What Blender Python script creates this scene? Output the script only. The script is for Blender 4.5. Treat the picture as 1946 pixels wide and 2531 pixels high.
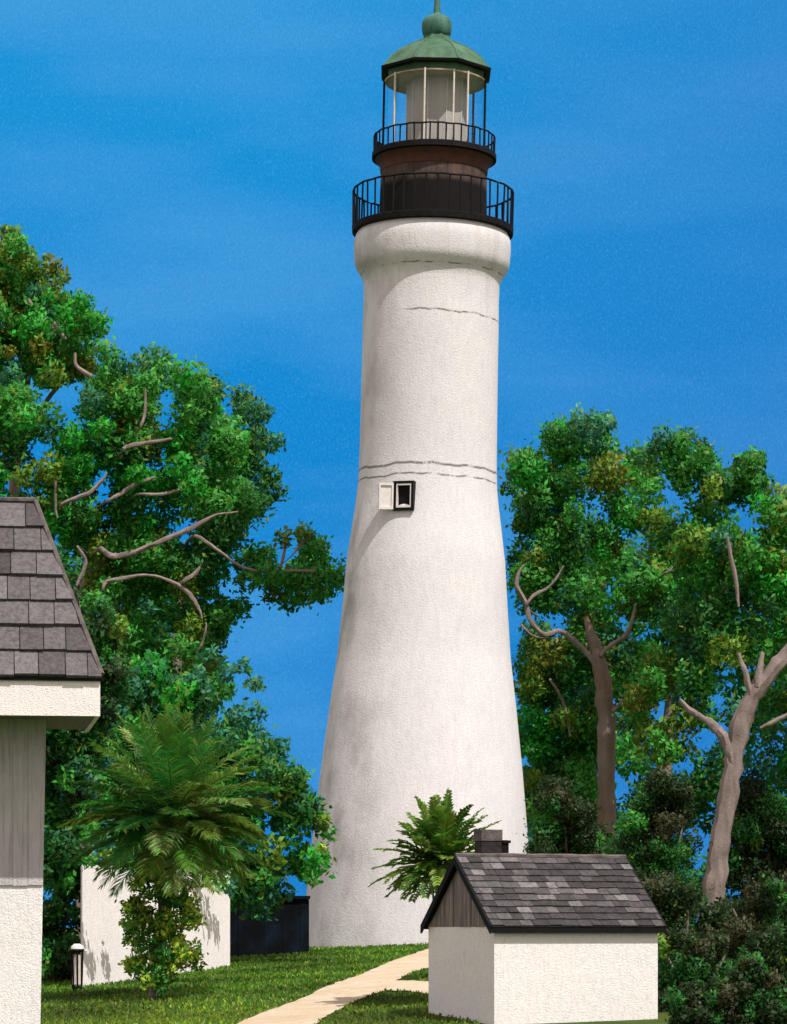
import bpy, bmesh, math, random
import numpy as np
from mathutils import Vector, Matrix

for o in list(bpy.data.objects): bpy.data.objects.remove(o)
S = bpy.context.scene
C = S.collection
R = math.radians
PI = math.pi
random.seed(7); RNG = np.random.default_rng(11)

# ------------------------------------------------------------ camera
F = 7500.0; HX, HY = 973.0, 2290.0; EZ = 1.6      # focal length in photo pixels, horizon, eye height
cam_d = bpy.data.cameras.new('camera'); cam = bpy.data.objects.new('camera', cam_d); C.objects.link(cam)
cam.location = (0, 0, EZ); cam.rotation_euler = (R(90), 0, 0)
cam_d.sensor_fit = 'VERTICAL'; cam_d.sensor_height = 24; cam_d.lens = F / 2531 * 24
cam_d.shift_y = (HY - 1265.5) / 2531; cam_d.clip_start = .1; cam_d.clip_end = 6000
S.camera = cam
S.render.resolution_x = 787; S.render.resolution_y = 1024

# ------------------------------------------------------------ light
SUN = Vector((.33, -.42, .85)).normalized()
sd = bpy.data.lights.new('sun', 'SUN'); sd.energy = 4.9; sd.angle = R(.5); sd.color = (1, .95, .91)
so = bpy.data.objects.new('sun', sd); C.objects.link(so)
so.rotation_euler = SUN.to_track_quat('Z', 'Y').to_euler()
S.view_settings.view_transform = 'Standard'; S.view_settings.look = 'None'
S.view_settings.gamma = 1; S.view_settings.exposure = .12; S.view_settings.use_curve_mapping = False

W = bpy.data.worlds.new('World'); S.world = W; W.use_nodes = True
nt = W.node_tree; nt.nodes.clear()
def N(t, typ, **kw):
    n = t.nodes.new(typ)
    for k, v in kw.items(): setattr(n, k, v)
    return n
def L(t, a, b): t.links.new(a, b)
def ramp(t, fac, stops, interp='LINEAR'):
    n = N(t, 'ShaderNodeValToRGB'); n.color_ramp.interpolation = interp
    e = n.color_ramp.elements
    while len(e) < len(stops): e.new(.5)
    for i, (p, c) in enumerate(stops):
        e[i].position = p; e[i].color = (*c, 1) if len(c) == 3 else c
    L(t, fac, n.inputs[0]); return n.outputs[0]
def mixc(t, fac, a, b, mode='MIX'):
    n = N(t, 'ShaderNodeMix', data_type='RGBA', blend_type=mode)
    for i, v in ((0, fac), (6, a), (7, b)):
        if hasattr(v, 'links') or hasattr(v, 'is_linked'): L(t, v, n.inputs[i])
        elif i == 0: n.inputs[0].default_value = v
        else: n.inputs[i].default_value = (*v, 1)
    return n.outputs[2]
def math_n(t, op, a, b=None, clamp=False):
    n = N(t, 'ShaderNodeMath', operation=op, use_clamp=clamp)
    for i, v in ((0, a), (1, b)):
        if v is None: continue
        if hasattr(v, 'is_linked'): L(t, v, n.inputs[i])
        else: n.inputs[i].default_value = v
    return n.outputs[0]
def noise(t, vec, scale, detail=4, rough=.55, vscale=None, out=0):
    if vscale:
        m = N(t, 'ShaderNodeMapping'); m.inputs['Scale'].default_value = vscale; L(t, vec, m.inputs[0]); vec = m.outputs[0]
    n = N(t, 'ShaderNodeTexNoise'); n.inputs['Scale'].default_value = scale
    n.inputs['Detail'].default_value = detail; n.inputs['Roughness'].default_value = rough
    L(t, vec, n.inputs['Vector']); return n.outputs[out]

tc = N(nt, 'ShaderNodeTexCoord'); gen = tc.outputs['Generated']
sky = N(nt, 'ShaderNodeTexSky', sky_type='NISHITA'); sky.sun_disc = False
sky.sun_elevation = math.asin(SUN.z); sky.sun_rotation = math.atan2(SUN.x, SUN.y)
sep = N(nt, 'ShaderNodeSeparateXYZ'); L(nt, gen, sep.inputs[0])
# deep azure part of the sky (where the camera looks), slightly lighter high up and to the left, soft bands
up = math_n(nt, 'MULTIPLY', sep.outputs[2], 3.4, True)
blue = ramp(nt, up, [(0, (.005, .190, .58)), (.30, (.004, .215, .60)), (.62, (.007, .240, .625)), (1, (.012, .285, .65))])
n1 = noise(nt, gen, 3.2, 4, .5, (2.2, 1, 9))
blue = mixc(nt, ramp(nt, n1, [(.40, (0, 0, 0)), (.66, (.6,) * 3)]), blue, (.070, .33, .70))
side = ramp(nt, math_n(nt, 'ADD', math_n(nt, 'MULTIPLY', sep.outputs[0], 3.6), .5, True), [(.35, (0, 0, 0)), (1, (.5,) * 3)])
blue = mixc(nt, side, blue, (.026, .185, .53))
n2 = noise(nt, gen, 2300, 2, .6, (1, 1, .5))
blue = mixc(nt, .32, blue, ramp(nt, n2, [(.32, (.62, .62, .62)), (.5, (1, 1, 1)), (.68, (1.0, 1.0, 1.0))]), 'MULTIPLY')
blue = mixc(nt, ramp(nt, n2, [(.55, (0, 0, 0)), (.72, (.11,) * 3)]), blue, (.30, .58, .90))
# clear sky elsewhere; unseen white clouds added behind the viewer and overhead as fill light
nis = mixc(nt, 1.0, sky.outputs[0], (.09, .09, .09), 'MULTIPLY')
cn = noise(nt, gen, 2.2, 6, .6)
cl = mixc(nt, ramp(nt, cn, [(.30, (0, 0, 0)), (.46, (1, 1, 1))]), nis, (.90, .78, .78))
front = ramp(nt, math_n(nt, 'SUBTRACT', sep.outputs[1], math_n(nt, 'MULTIPLY', sep.outputs[2], .9)), [(.18, (0, 0, 0)), (.5, (1, 1, 1))])
col = mixc(nt, front, cl, blue)
bg = N(nt, 'ShaderNodeBackground'); L(nt, col, bg.inputs[0]); bg.inputs[1].default_value = 1.0
wo = N(nt, 'ShaderNodeOutputWorld'); L(nt, bg.outputs[0], wo.inputs[0])

# ------------------------------------------------------------ helpers
def P(px, py, D): return Vector(((px - HX) / F * D, D, EZ + (HY - py) / F * D))
def ground(x, y):
    xc = min(max(x, -12), 1.25)
    r = -.33 + .05 * (xc - .6) + .028 * (min(y, 72) - 70)
    if y < 50: r -= .036 * (50 - y)
    k = 14.0; r = math.log(math.exp(k * r) + math.exp(k * -1.68)) / k
    return EZ + r
def ground_hit(px, py):
    a, b = 30.0, 90.0
    for _ in range(50):
        m = (a + b) / 2; p = P(px, py, m)
        if p.z > ground(p.x, p.y): a = m
        else: b = m
    return P(px, py, a)

def mat(name, rough=.8, spec=.3):
    m = bpy.data.materials.new(name); m.use_nodes = True
    b = m.node_tree.nodes['Principled BSDF']; b.inputs['Roughness'].default_value = rough
    b.inputs['Specular IOR Level'].default_value = spec
    return m, m.node_tree, b
def bump(t, b, h, strength=.4, dist=.02):
    n = N(t, 'ShaderNodeBump'); n.inputs['Strength'].default_value = strength; n.inputs['Distance'].default_value = dist
    L(t, h, n.inputs['Height']); L(t, n.outputs[0], b.inputs['Normal'])
def simple(name, c1, c2, scale=6, rough=.8, bs=60, bstr=.3, vs=None, spec=.3, thr=(.35, .65), metal=0):
    m, t, b = mat(name, rough, spec); co = N(t, 'ShaderNodeTexCoord').outputs['Object']
    n = noise(t, co, scale, 6, .6, vs)
    L(t, mixc(t, ramp(t, n, [(thr[0], (0, 0, 0)), (thr[1], (1, 1, 1))]), c1, c2), b.inputs['Base Color'])
    bump(t, b, noise(t, co, bs, 3, .6), bstr, .02); b.inputs['Metallic'].default_value = metal
    return m

M = {}
# ---- white limewashed tower
m, t, b = mat('limewash', .85, .2); co = N(t, 'ShaderNodeTexCoord').outputs['Object']
se = N(t, 'ShaderNodeSeparateXYZ'); L(t, co, se.inputs[0]); X, Y, Z = se.outputs
ST = F / 70.0
base = mixc(t, ramp(t, noise(t, co, .8, 5, .6), [(.35, (0, 0, 0)), (.65, (1, 1, 1))]), (.67, .655, .65), (.61, .60, .605))
base = mixc(t, ramp(t, noise(t, co, 9, 4, .7, (1, 1, .25)), [(.3, (.35,) * 3), (.6, (0, 0, 0))]), base, (.50, .485, .48))
wt = noise(t, co, 14, 3, .7, (1.6, 1.6, .35))
base = mixc(t, ramp(t, wt, [(.35, (.22,) * 3), (.5, (0, 0, 0))]), base, (.42, .405, .40))
# grey dirt patches on the left flank that also paint in its shading
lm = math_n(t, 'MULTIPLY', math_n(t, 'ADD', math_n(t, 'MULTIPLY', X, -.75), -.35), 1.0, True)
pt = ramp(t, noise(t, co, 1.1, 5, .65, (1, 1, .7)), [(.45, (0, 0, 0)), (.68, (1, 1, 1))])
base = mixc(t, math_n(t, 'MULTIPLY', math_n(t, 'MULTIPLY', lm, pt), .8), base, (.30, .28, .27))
def zline(z0, half, wob, lo, hi, xmin=None, seedscale=1.3):
    w = math_n(t, 'MULTIPLY', math_n(t, 'SUBTRACT', noise(t, co, seedscale, 3, .6, (1, 1, .05)), .5), wob)
    d = math_n(t, 'ABSOLUTE', math_n(t, 'ADD', math_n(t, 'SUBTRACT', Z, z0), w))
    a = ramp(t, math_n(t, 'DIVIDE', d, half), [(.3, (1, 1, 1)), (1, (0, 0, 0))])
    br = ramp(t, noise(t, co, 3.5, 4, .7, (1, 1, .3)), [(lo, (0, 0, 0)), (hi, (1, 1, 1))])
    a = math_n(t, 'MULTIPLY', a, br)
    if xmin is not None: a = math_n(t, 'MULTIPLY', a, math_n(t, 'MULTIPLY', math_n(t, 'SUBTRACT', X, xmin), 3, True))
    return a
def rz(row, rpx): return (HY - row) / ST       # side row -> height above eye
for row, hf, wb, lo, hi, xm in ((1170, .042, .22, .30, .48, None), (1196, .030, .20, .34, .52, None), (797, .030, .25, .36, .52, -.7), (684, .022, .1, .46, .60, None)):
    base = mixc(t, math_n(t, 'MULTIPLY', zline(rz(row, 0), hf, wb, lo, hi, xm), .85), base, (.10, .085, .075))
runs = ramp(t, noise(t, co, 2.6, 4, .65, (1, 1, .07)), [(.52, (0, 0, 0)), (.72, (1, 1, 1))])
near = math_n(t, 'MULTIPLY', math_n(t, 'SUBTRACT', Z, rz(900, 0)), .45, True)
base = mixc(t, math_n(t, 'MULTIPLY', math_n(t, 'MULTIPLY', runs, near), .32), base, (.33, .27, .23))
L(t, base, b.inputs['Base Color'])
hh = math_n(t, 'ADD', math_n(t, 'MULTIPLY', wt, .7), noise(t, co, 26, 4, .6))
bump(t, b, hh, .32, .04)
M['tower'] = m

M['black'] = simple('black_paint', (.004, .004, .004), (.012, .011, .011), 8, .75, 40, .4, spec=.12)
M['iron'] = simple('black_iron', (.004, .004, .005), (.008, .007, .007), 8, .6, 40, .2, spec=.12)
# watch room: black below, weathered brown above
m, t, b = mat('watch_room_paint', .85, .1); co = N(t, 'ShaderNodeTexCoord').outputs['Object']
se = N(t, 'ShaderNodeSeparateXYZ'); L(t, co, se.inputs[0])
h = math_n(t, 'ADD', math_n(t, 'MULTIPLY', math_n(t, 'SUBTRACT', se.outputs[2], (HY - 476) / ST), 3.2), math_n(t, 'MULTIPLY', noise(t, co, 3, 4, .6), .5))
n3 = noise(t, co, 5, 6, .7, (1, 1, .35))
brown = mixc(t, ramp(t, n3, [(.36, (0, 0, 0)), (.66, (1, 1, 1))]), (.035, .028, .026), (.115, .075, .06))
L(t, mixc(t, ramp(t, h, [(.25, (0, 0, 0)), (.75, (1, 1, 1))]), mixc(t, n3, (.004, .004, .004), (.016, .013, .013)), brown), b.inputs['Base Color'])
bump(t, b, noise(t, co, 30, 4, .6, (1, 1, .3)), .5, .03); M['watch'] = m
M['rust'] = simple('rust_brown', (.10, .032, .018), (.05, .025, .018), 4, .8, 40, .4)
M['beige'] = simple('lantern_beige', (.40, .305, .27), (.47, .37, .33), 5, .8, 30, .4, (1, 1, .3))
M['soffit'] = simple('soffit_tan', (.55, .43, .33), (.38, .27, .16), 3, .8)
M['copper'] = simple('green_copper', (.020, .068, .034), (.068, .15, .080), 3, .65, 30, .5, (1, 1, .5))
M['copper_ball'] = simple('teal_copper', (.022, .085, .060), (.060, .16, .11), 5, .65, 30, .5, (1, 1, .5))
M['cream'] = simple('cream_paint', (.66, .60, .52), (.50, .44, .38), 10, .7)
M['frame_white'] = simple('white_trim', (.72, .68, .64), (.60, .56, .53), 12, .7)
M['dark_glass'] = simple('dark_opening', (.003, .003, .003), (.006, .006, .007), 12, .5, 5, .05, spec=.1)
m = bpy.data.materials.new('lantern_glass'); m.use_nodes = True; t = m.node_tree; t.nodes.clear()
tr = N(t, 'ShaderNodeBsdfTransparent'); tr.inputs[0].default_value = (.88, .97, .98, 1)
gl = N(t, 'ShaderNodeBsdfGlossy'); gl.inputs['Roughness'].default_value = .08; gl.inputs[0].default_value = (.8, .9, .9, 1)
mx = N(t, 'ShaderNodeMixShader'); mx.inputs[0].default_value = .03
L(t, tr.outputs[0], mx.inputs[1]); L(t, gl.outputs[0], mx.inputs[2])
oo = N(t, 'ShaderNodeOutputMaterial'); L(t, mx.outputs[0], oo.inputs[0]); M['glass'] = m

def wallmat(name, a, b_, c, vs=(1, 1, .3)):
    m, t, b = mat(name, .88, .15); co = N(t, 'ShaderNodeTexCoord').outputs['Object']
    k = mixc(t, ramp(t, noise(t, co, 1.3, 5, .6), [(.35, (0, 0, 0)), (.65, (1, 1, 1))]), a, b_)
    s = noise(t, co, 22, 3, .7, vs)
    k = mixc(t, ramp(t, s, [(.32, (.55,) * 3), (.52, (0, 0, 0))]), k, c)
    L(t, k, b.inputs['Base Color']); bump(t, b, math_n(t, 'ADD', s, noise(t, co, 50, 3, .6)), .5, .03)
    return m
M['shed_wall'] = wallmat('white_render', (.80, .765, .72), (.75, .74, .74), (.62, .59, .56))
M['eave_shade'] = wallmat('eave_shade_grey', (.56, .53, .53), (.46, .435, .435), (.28, .26, .265), (1, 1, .06))  # board grey kept darker than the wall to hold the eave shadow
M['out_wall'] = wallmat('pale_render', (.84, .79, .75), (.78, .75, .73), (.66, .62, .58))
M['fascia'] = wallmat('white_fascia', (.84, .80, .75), (.78, .75, .72), (.66, .62, .58))
M['gable'] = simple('grey_planks', (.115, .098, .09), (.24, .205, .185), 9, .85, 40, .5, (1, 1, .2))
M['chimney'] = simple('sooty_brick', (.012, .010, .009), (.040, .033, .030), 6, .9, 30, .6)
M['chimney_cap'] = simple('grey_cap', (.06, .05, .046), (.13, .11, .10), 6, .9, 30, .6)
M['navy'] = simple('dark_navy_boards', (.002, .003, .004), (.006, .014, .026), 2.2, .85, 30, .4, (1, 1, .7), thr=(.45, .75), spec=.08)
m, t, b = mat('shingle', .9, .15); co = N(t, 'ShaderNodeTexCoord').outputs['Object']
at = N(t, 'ShaderNodeAttribute'); at.attribute_name = 'Col'
s = noise(t, co, 16, 5, .7)
L(t, mixc(t, 1.0, at.outputs['Color'], ramp(t, s, [(.3, (.55, .53, .53)), (.7, (1.35, 1.3, 1.3))]), 'MULTIPLY'), b.inputs['Base Color'])
bump(t, b, noise(t, co, 40, 4, .7), .7, .03); M['shingle'] = m

def leafmat(name, trans=.40):
    m = bpy.data.materials.new(name); m.use_nodes = True; t = m.node_tree; t.nodes.clear()
    at = N(t, 'ShaderNodeAttribute'); at.attribute_name = 'Col'
    p = N(t, 'ShaderNodeBsdfPrincipled'); p.inputs['Roughness'].default_value = .55; p.inputs['Specular IOR Level'].default_value = .25
    L(t, at.outputs['Color'], p.inputs['Base Color'])
    tr = N(t, 'ShaderNodeBsdfTranslucent'); L(t, at.outputs['Color'], tr.inputs[0])
    mx = N(t, 'ShaderNodeMixShader'); mx.inputs[0].default_value = trans
    L(t, p.outputs[0], mx.inputs[1]); L(t, tr.outputs[0], mx.inputs[2])
    oo = N(t, 'ShaderNodeOutputMaterial'); L(t, mx.outputs[0], oo.inputs[0]); return m
M['leaf'] = leafmat('foliage')
M['bark'] = simple('grey_brown_bark', (.15, .115, .10), (.25, .20, .18), 5, .9, 20, .7, (1, 1, .3))
M['bark_brown'] = simple('brown_bark', (.17, .115, .07), (.21, .17, .145), 3, .9, 20, .7, (1, 1, .3))

# ---- tagging / mesh helpers
def tag(o, label=None, cat=None, group=None, kind=None):
    if label: o['label'] = label
    if cat: o['category'] = cat
    if group: o['group'] = group
    if kind: o['kind'] = kind
    return o
def empty(name, loc, label, cat, group=None):
    o = bpy.data.objects.new(name, None); C.objects.link(o); o.location = loc; o.empty_display_size = .3
    return tag(o, label, cat, group)
def mesh_obj(name, verts, faces, material, parent=None, cols=None, smooth=False, world=True, nrm=None):
    me = bpy.data.meshes.new(name)
    off = parent_off(parent) if (parent is not None and world) else Vector((0, 0, 0))
    if isinstance(verts, np.ndarray): verts = (verts - np.array(off)).tolist()
    else: verts = [tuple(Vector(v) - off) for v in verts]
    me.from_pydata(verts, [], faces if isinstance(faces, list) else faces.tolist()); me.update()
    me.materials.append(material)
    if cols is not None:
        ca = me.color_attributes.new('Col', 'FLOAT_COLOR', 'CORNER')
        nc = np.array([len(f) for f in faces])
        ca.data.foreach_set('color', np.repeat(np.asarray(cols, dtype=np.float32), nc, axis=0).ravel())
    if smooth: me.polygons.foreach_set('use_smooth', [True] * len(me.polygons))
    if nrm is not None:
        me.polygons.foreach_set('use_smooth', [True] * len(me.polygons))
        me.normals_split_custom_set(np.repeat(nrm, 4, axis=0).tolist())
    o = bpy.data.objects.new(name, me); C.objects.link(o)
    if parent is not None: o.parent = parent
    return o
def parent_off(p):
    v = Vector((0, 0, 0))
    while p is not None: v += p.location; p = p.parent
    return v
class MB:
    def __init__(s): s.v = []; s.f = []; s.c = []
    def add(s, vs, fs, col=None):
        n = len(s.v); s.v += [tuple(v) for v in vs]; s.f += [tuple(i + n for i in f) for f in fs]
        s.c += [(*(col or (1, 1, 1)), 1)] * len(fs)
    def box(s, o, a, b, c, col=None):          # origin corner and three edge vectors
        o, a, b, c = map(Vector, (o, a, b, c))
        vs = [o, o + a, o + a + b, o + b, o + c, o + a + c, o + a + b + c, o + b + c]
        if a.cross(b).dot(c) < 0: fs = [(0, 1, 2, 3), (7, 6, 5, 4), (0, 4, 5, 1), (1, 5, 6, 2), (2, 6, 7, 3), (3, 7, 4, 0)]
        else: fs = [(3, 2, 1, 0), (4, 5, 6, 7), (1, 5, 4, 0), (2, 6, 5, 1), (3, 7, 6, 2), (0, 4, 7, 3)]
        s.add(vs, fs, col)
    def cbox(s, x0, y0, z0, x1, y1, z1, col=None): s.box((x0, y0, z0), (x1 - x0, 0, 0), (0, y1 - y0, 0), (0, 0, z1 - z0), col)
    def tube(s, pts, rad, n=7, wob=0):
        pts = [Vector(p) for p in pts]; rings = []
        for i, p in enumerate(pts):
            d = (pts[min(i + 1, len(pts) - 1)] - pts[max(i - 1, 0)]).normalized()
            ref = Vector((0, 1, 0)) if abs(d.y) < .8 else Vector((1, 0, 0))
            u = d.cross(ref).normalized(); w = d.cross(u)
            r = rad[i] if hasattr(rad, '__len__') else rad
            rings.append([p + (u * math.cos(a) + w * math.sin(a)) * r * (1 + wob * random.uniform(-1, 1)) for a in (2 * PI * k / n for k in range(n))])
        vs = [v for r_ in rings for v in r_]; fs = []
        for i in range(len(pts) - 1):
            for k in range(n):
                k2 = (k + 1) % n; fs.append((i * n + k, i * n + k2, (i + 1) * n + k2, (i + 1) * n + k))
        fs += [tuple(range(n))[::-1], tuple((len(pts) - 1) * n + k for k in range(n))]
        s.add(vs, fs)
    def lathe(s, prof, n=96, cx=0, cy=0, ph=0, caps=True):
        vs = []; fs = []
        for z, r in prof:
            vs += [(cx + r * math.sin(ph + 2 * PI * k / n), cy - r * math.cos(ph + 2 * PI * k / n), z) for k in range(n)]
        for i in range(len(prof) - 1):
            for k in range(n):
                k2 = (k + 1) % n; q = (i * n + k, i * n + k2, (i + 1) * n + k2, (i + 1) * n + k)
                fs.append(q if prof[i + 1][0] >= prof[i][0] else q)
        if caps: fs += [tuple(range(n))[::-1], tuple((len(prof) - 1) * n + k for k in range(n))]
        s.add(vs, fs)
    def build(s, name, material, parent=None, smooth=False, world=True, cols=False):
        o = mesh_obj(name, s.v, s.f, material, parent, s.c if cols else None, smooth, world)
        bm = bmesh.new(); bm.from_mesh(o.data); bmesh.ops.recalc_face_normals(bm, faces=bm.faces)
        bm.to_mesh(o.data); bm.free()
        if smooth:
            o.data.polygons.foreach_set('use_smooth', [True] * len(o.data.polygons))
            md = None
            try: o.data.set_sharp_from_angle(angle=R(40))
            except Exception: pass
        return o
def curve_pts(ps, sub=5):
    """Catmull-Rom through control points (each (Vector, radius))"""
    out = []; n = len(ps)
    for i in range(n - 1):
        p0, p1, p2, p3 = ps[max(i - 1, 0)], ps[i], ps[i + 1], ps[min(i + 2, n - 1)]
        for k in range(sub):
            u = k / sub
            def cr(a, b, c, d): return .5 * ((2 * b) + (c - a) * u + (2 * a - 5 * b + 4 * c - d) * u * u + (3 * b - a - 3 * c + d) * u ** 3)
            out.append((cr(p0[0], p1[0], p2[0], p3[0]), max(.004, cr(p0[1], p1[1], p2[1], p3[1]))))
    out.append(ps[-1]); return out

# ------------------------------------------------------------ the ground
def axis(core0, core1, step, far):
    a = list(np.arange(core0, core1 + 1e-6, step)); d = step; lo, hi = core0, core1
    L_, H_ = [], []
    while hi < far: d *= 1.5; hi += d; lo -= d; H_.append(hi); L_.append(lo)
    return L_[::-1] + a + H_
xs = axis(-16, 16, .5, 1500); ys = axis(34, 82, .5, 2500)
gv = [(x, y, ground(x, y)) for y in ys for x in xs]; nx = len(xs)
gf = [(j * nx + i, j * nx + i + 1, (j + 1) * nx + i + 1, (j + 1) * nx + i) for j in range(len(ys) - 1) for i in range(nx - 1)]
m, t, b = mat('lawn', .95, .1); co = N(t, 'ShaderNodeTexCoord').outputs['Object']
a1 = ramp(t, noise(t, co, .45, 5, .6, (.55, 1.1, 1)), [(.36, (0, 0, 0)), (.64, (1, 1, 1))])
k = mixc(t, a1, (.035, .075, .014), (.085, .115, .020))
k = mixc(t, ramp(t, noise(t, co, 5, 5, .7, (.35, 1.4, 1)), [(.35, (.6,) * 3), (.6, (0, 0, 0))]), k, (.022, .045, .012))
L(t, k, b.inputs['Base Color']); bump(t, b, noise(t, co, 14, 5, .7), .8, .08)
lawn = mesh_obj('lawn', gv, gf, m, smooth=True); tag(lawn, kind='structure')

m, t, b = mat('sand_path', .95, .1); co = N(t, 'ShaderNodeTexCoord').outputs['Object']
k = mixc(t, ramp(t, noise(t, co, 1.2, 6, .65), [(.35, (0, 0, 0)), (.65, (1, 1, 1))]), (.44, .345, .22), (.52, .45, .35))
k = mixc(t, ramp(t, noise(t, co, 7, 5, .7), [(.52, (0, 0, 0)), (.7, (.6,) * 3)]), k, (.36, .24, .10))
L(t, k, b.inputs['Base Color']); bump(t, b, noise(t, co, 20, 5, .7), .6, .04); M['path'] = m
def interp(pl, u):
    d = [0]
    for a, c in zip(pl, pl[1:]): d.append(d[-1] + math.dist(a, c))
    q = u * d[-1]
    for i in range(len(pl) - 1):
        if q <= d[i + 1] + 1e-9:
            w = (q - d[i]) / (d[i + 1] - d[i]); return tuple(pl[i][k] * (1 - w) + pl[i + 1][k] * w for k in (0, 1))
    return pl[-1]
def strip(mb, upe, loe, nu=60, nw=8, jit=.03):
    up_ = [tuple(ground_hit(*p))[:2] for p in upe]; lo_ = [tuple(ground_hit(*p))[:2] for p in loe]
    vs = []
    for i in range(nu + 1):
        a, c = interp(up_, i / nu), interp(lo_, i / nu)
        for j in range(nw + 1):
            w = j / nw; x = a[0] * (1 - w) + c[0] * w; y = a[1] * (1 - w) + c[1] * w
            if j in (0, nw): x += random.uniform(-jit, jit); y += random.uniform(-jit, jit) * 4
            vs.append((x, y, ground(x, y) + .018))
    fs = [(i * (nw + 1) + j, i * (nw + 1) + j + 1, (i + 1) * (nw + 1) + j + 1, (i + 1) * (nw + 1) + j) for i in range(nu) for j in range(nw)]
    mb.add(vs, fs)
pm = MB()
strip(pm, [(1240, 2328), (1058, 2347), (967, 2378), (882, 2415), (796, 2446), (731, 2476), (640, 2510), (520, 2560)],
      [(1240, 2365), (1090, 2388), (1032, 2402), (990, 2420), (955, 2448), (880, 2476), (812, 2512), (715, 2570)])
path = pm.build('path', M['path']); tag(path, kind='structure')
pm = MB(); strip(pm, [(1240, 2430), (1068, 2429), (1012, 2427), (970, 2426)], [(1240, 2466), (1068, 2459), (1000, 2452), (950, 2449)], 20, 4)
for i, v in enumerate(pm.v): pm.v[i] = (v[0], v[1], v[2] + .004)
p2 = pm.build('path', M['path']); tag(p2, kind='structure')

def leaf_cloud(cen, dirs, length, width, cols, fold=.0):
    """rhombic leaves: cen (n,3), dirs (n,3) unit, length/width (n,)"""
    n = len(cen); rv = RNG.normal(size=(n, 3)); side_ = np.cross(dirs, rv); side_ /= np.linalg.norm(side_, axis=1)[:, None] + 1e-9
    l = (dirs * length[:, None]) * .5; w = side_ * width[:, None] * .5
    v = np.stack([cen - l, cen + w - l * .1, cen + l, cen - w - l * .1], 1).reshape(-1, 3)
    f = np.arange(n * 4).reshape(n, 4)
    return v, f, np.concatenate([cols, np.ones((n, 1))], 1)

# grass tufts (uncountable)
def in_path(px_poly, x, y):
    c = False; n = len(px_poly)
    for i in range(n):
        (x1, y1), (x2, y2) = px_poly[i], px_poly[(i + 1) % n]
        if (y1 > y) != (y2 > y) and x < (x2 - x1) * (y - y1) / (y2 - y1) + x1: c = not c
    return c
path_poly = [(1240, 2328), (1058, 2347), (967, 2378), (882, 2415), (796, 2446), (731, 2476), (640, 2510), (520, 2560), (715, 2570), (812, 2512), (880, 2476), (955, 2448), (1000, 2452), (1068, 2459), (1240, 2466), (1240, 2430), (1068, 2429), (1012, 2427), (990, 2420), (1032, 2402), (1090, 2388), (1240, 2365)]
cs, ds, ls, ws, cc = [], [], [], [], []
for _ in range(60000):
    y = random.uniform(40, 71); x = random.uniform(-7, 1.2) if y < 60 else random.uniform(-6, 2.5)
    g = ground(x, y); px = HX + x / y * F; py = HY - (g - EZ) / y * F
    if in_path(path_poly, px, py) or py > 2560: continue
    if (x - .6) ** 2 + (y - 70) ** 2 < 2.7 ** 2: continue
    h = random.uniform(.03, .085); d = Vector((random.gauss(0, .5), random.gauss(0, .5), 1)).normalized()
    cs.append((x, y, g + h * .4)); ds.append(tuple(d)); ls.append(h); ws.append(h * .45)
    q = random.random(); w_ = min(1, max(0, (50.5 - y + 1.2 * math.sin(x * .9)) / 5)) ; q = q + .35 * w_ - .12  # sunlit foreground and tree-shaded middle put into the blade colours
    c0 = (.05, .18, .014) if q < .35 else ((.13, .26, .02) if q < .75 else (.27, .38, .03))
    patch = .8 + .5 * math.sin(x * 1.3 + math.sin(y * .7) * 2) * math.sin(y * .9); cc.append(tuple(v * patch for v in c0))
v, f, c = leaf_cloud(np.array(cs), np.array(ds), np.array(ls), np.array(ws), np.abs(np.array(cc)))
g = mesh_obj('grass', v, f, M['leaf'], cols=c); tag(g, 'short green lawn grass around the lighthouse and the sandy path', 'grass', kind='stuff')

# ------------------------------------------------------------ lighthouse
LH = Vector(((1035 - HX) / F * 70, 70, EZ))      # origin at eye height on the axis
base_z = ground(LH.x, 70) - .0
lh = empty('lighthouse', (LH.x, 70, EZ), 'tall white tapering lighthouse with black galleries and green copper lantern roof', 'lighthouse')
lh.rotation_euler = (0, R(1.16), 0)
r_ = lambda row, rpx: ((HY - row) / ST, rpx / ST)
def lbuild(mb, name, mt, par=lh, smooth=True): return mb.build(name, mt, par, smooth, world=False)
prof = [(2420, 302), (2328, 291), (2250, 282), (2108, 270), (1911, 250), (1750, 231), (1622, 214), (1500, 204), (1390, 196), (1300, 184), (1250, 177), (1204, 172), (1150, 170), (1042, 169), (900, 168), (810, 168), (750, 167), (712, 168),
        (700, 169), (690, 173), (680, 178), (670, 186), (660, 190), (650, 192), (618, 194), (596, 193), (586, 189), (580, 186)]
fine = []
for (r0, a), (r1, b_) in zip(prof, prof[1:]):
    k = max(1, int(abs(r1 - r0) / 30))
    for i in range(k): fine.append(r_(r0 + (r1 - r0) * i / k, a + (b_ - a) * i / k))
fine.append(r_(*prof[-1]))
mb = MB(); mb.lathe(fine, 128); tw = lbuild(mb, 'tower', M['tower'])
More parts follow.
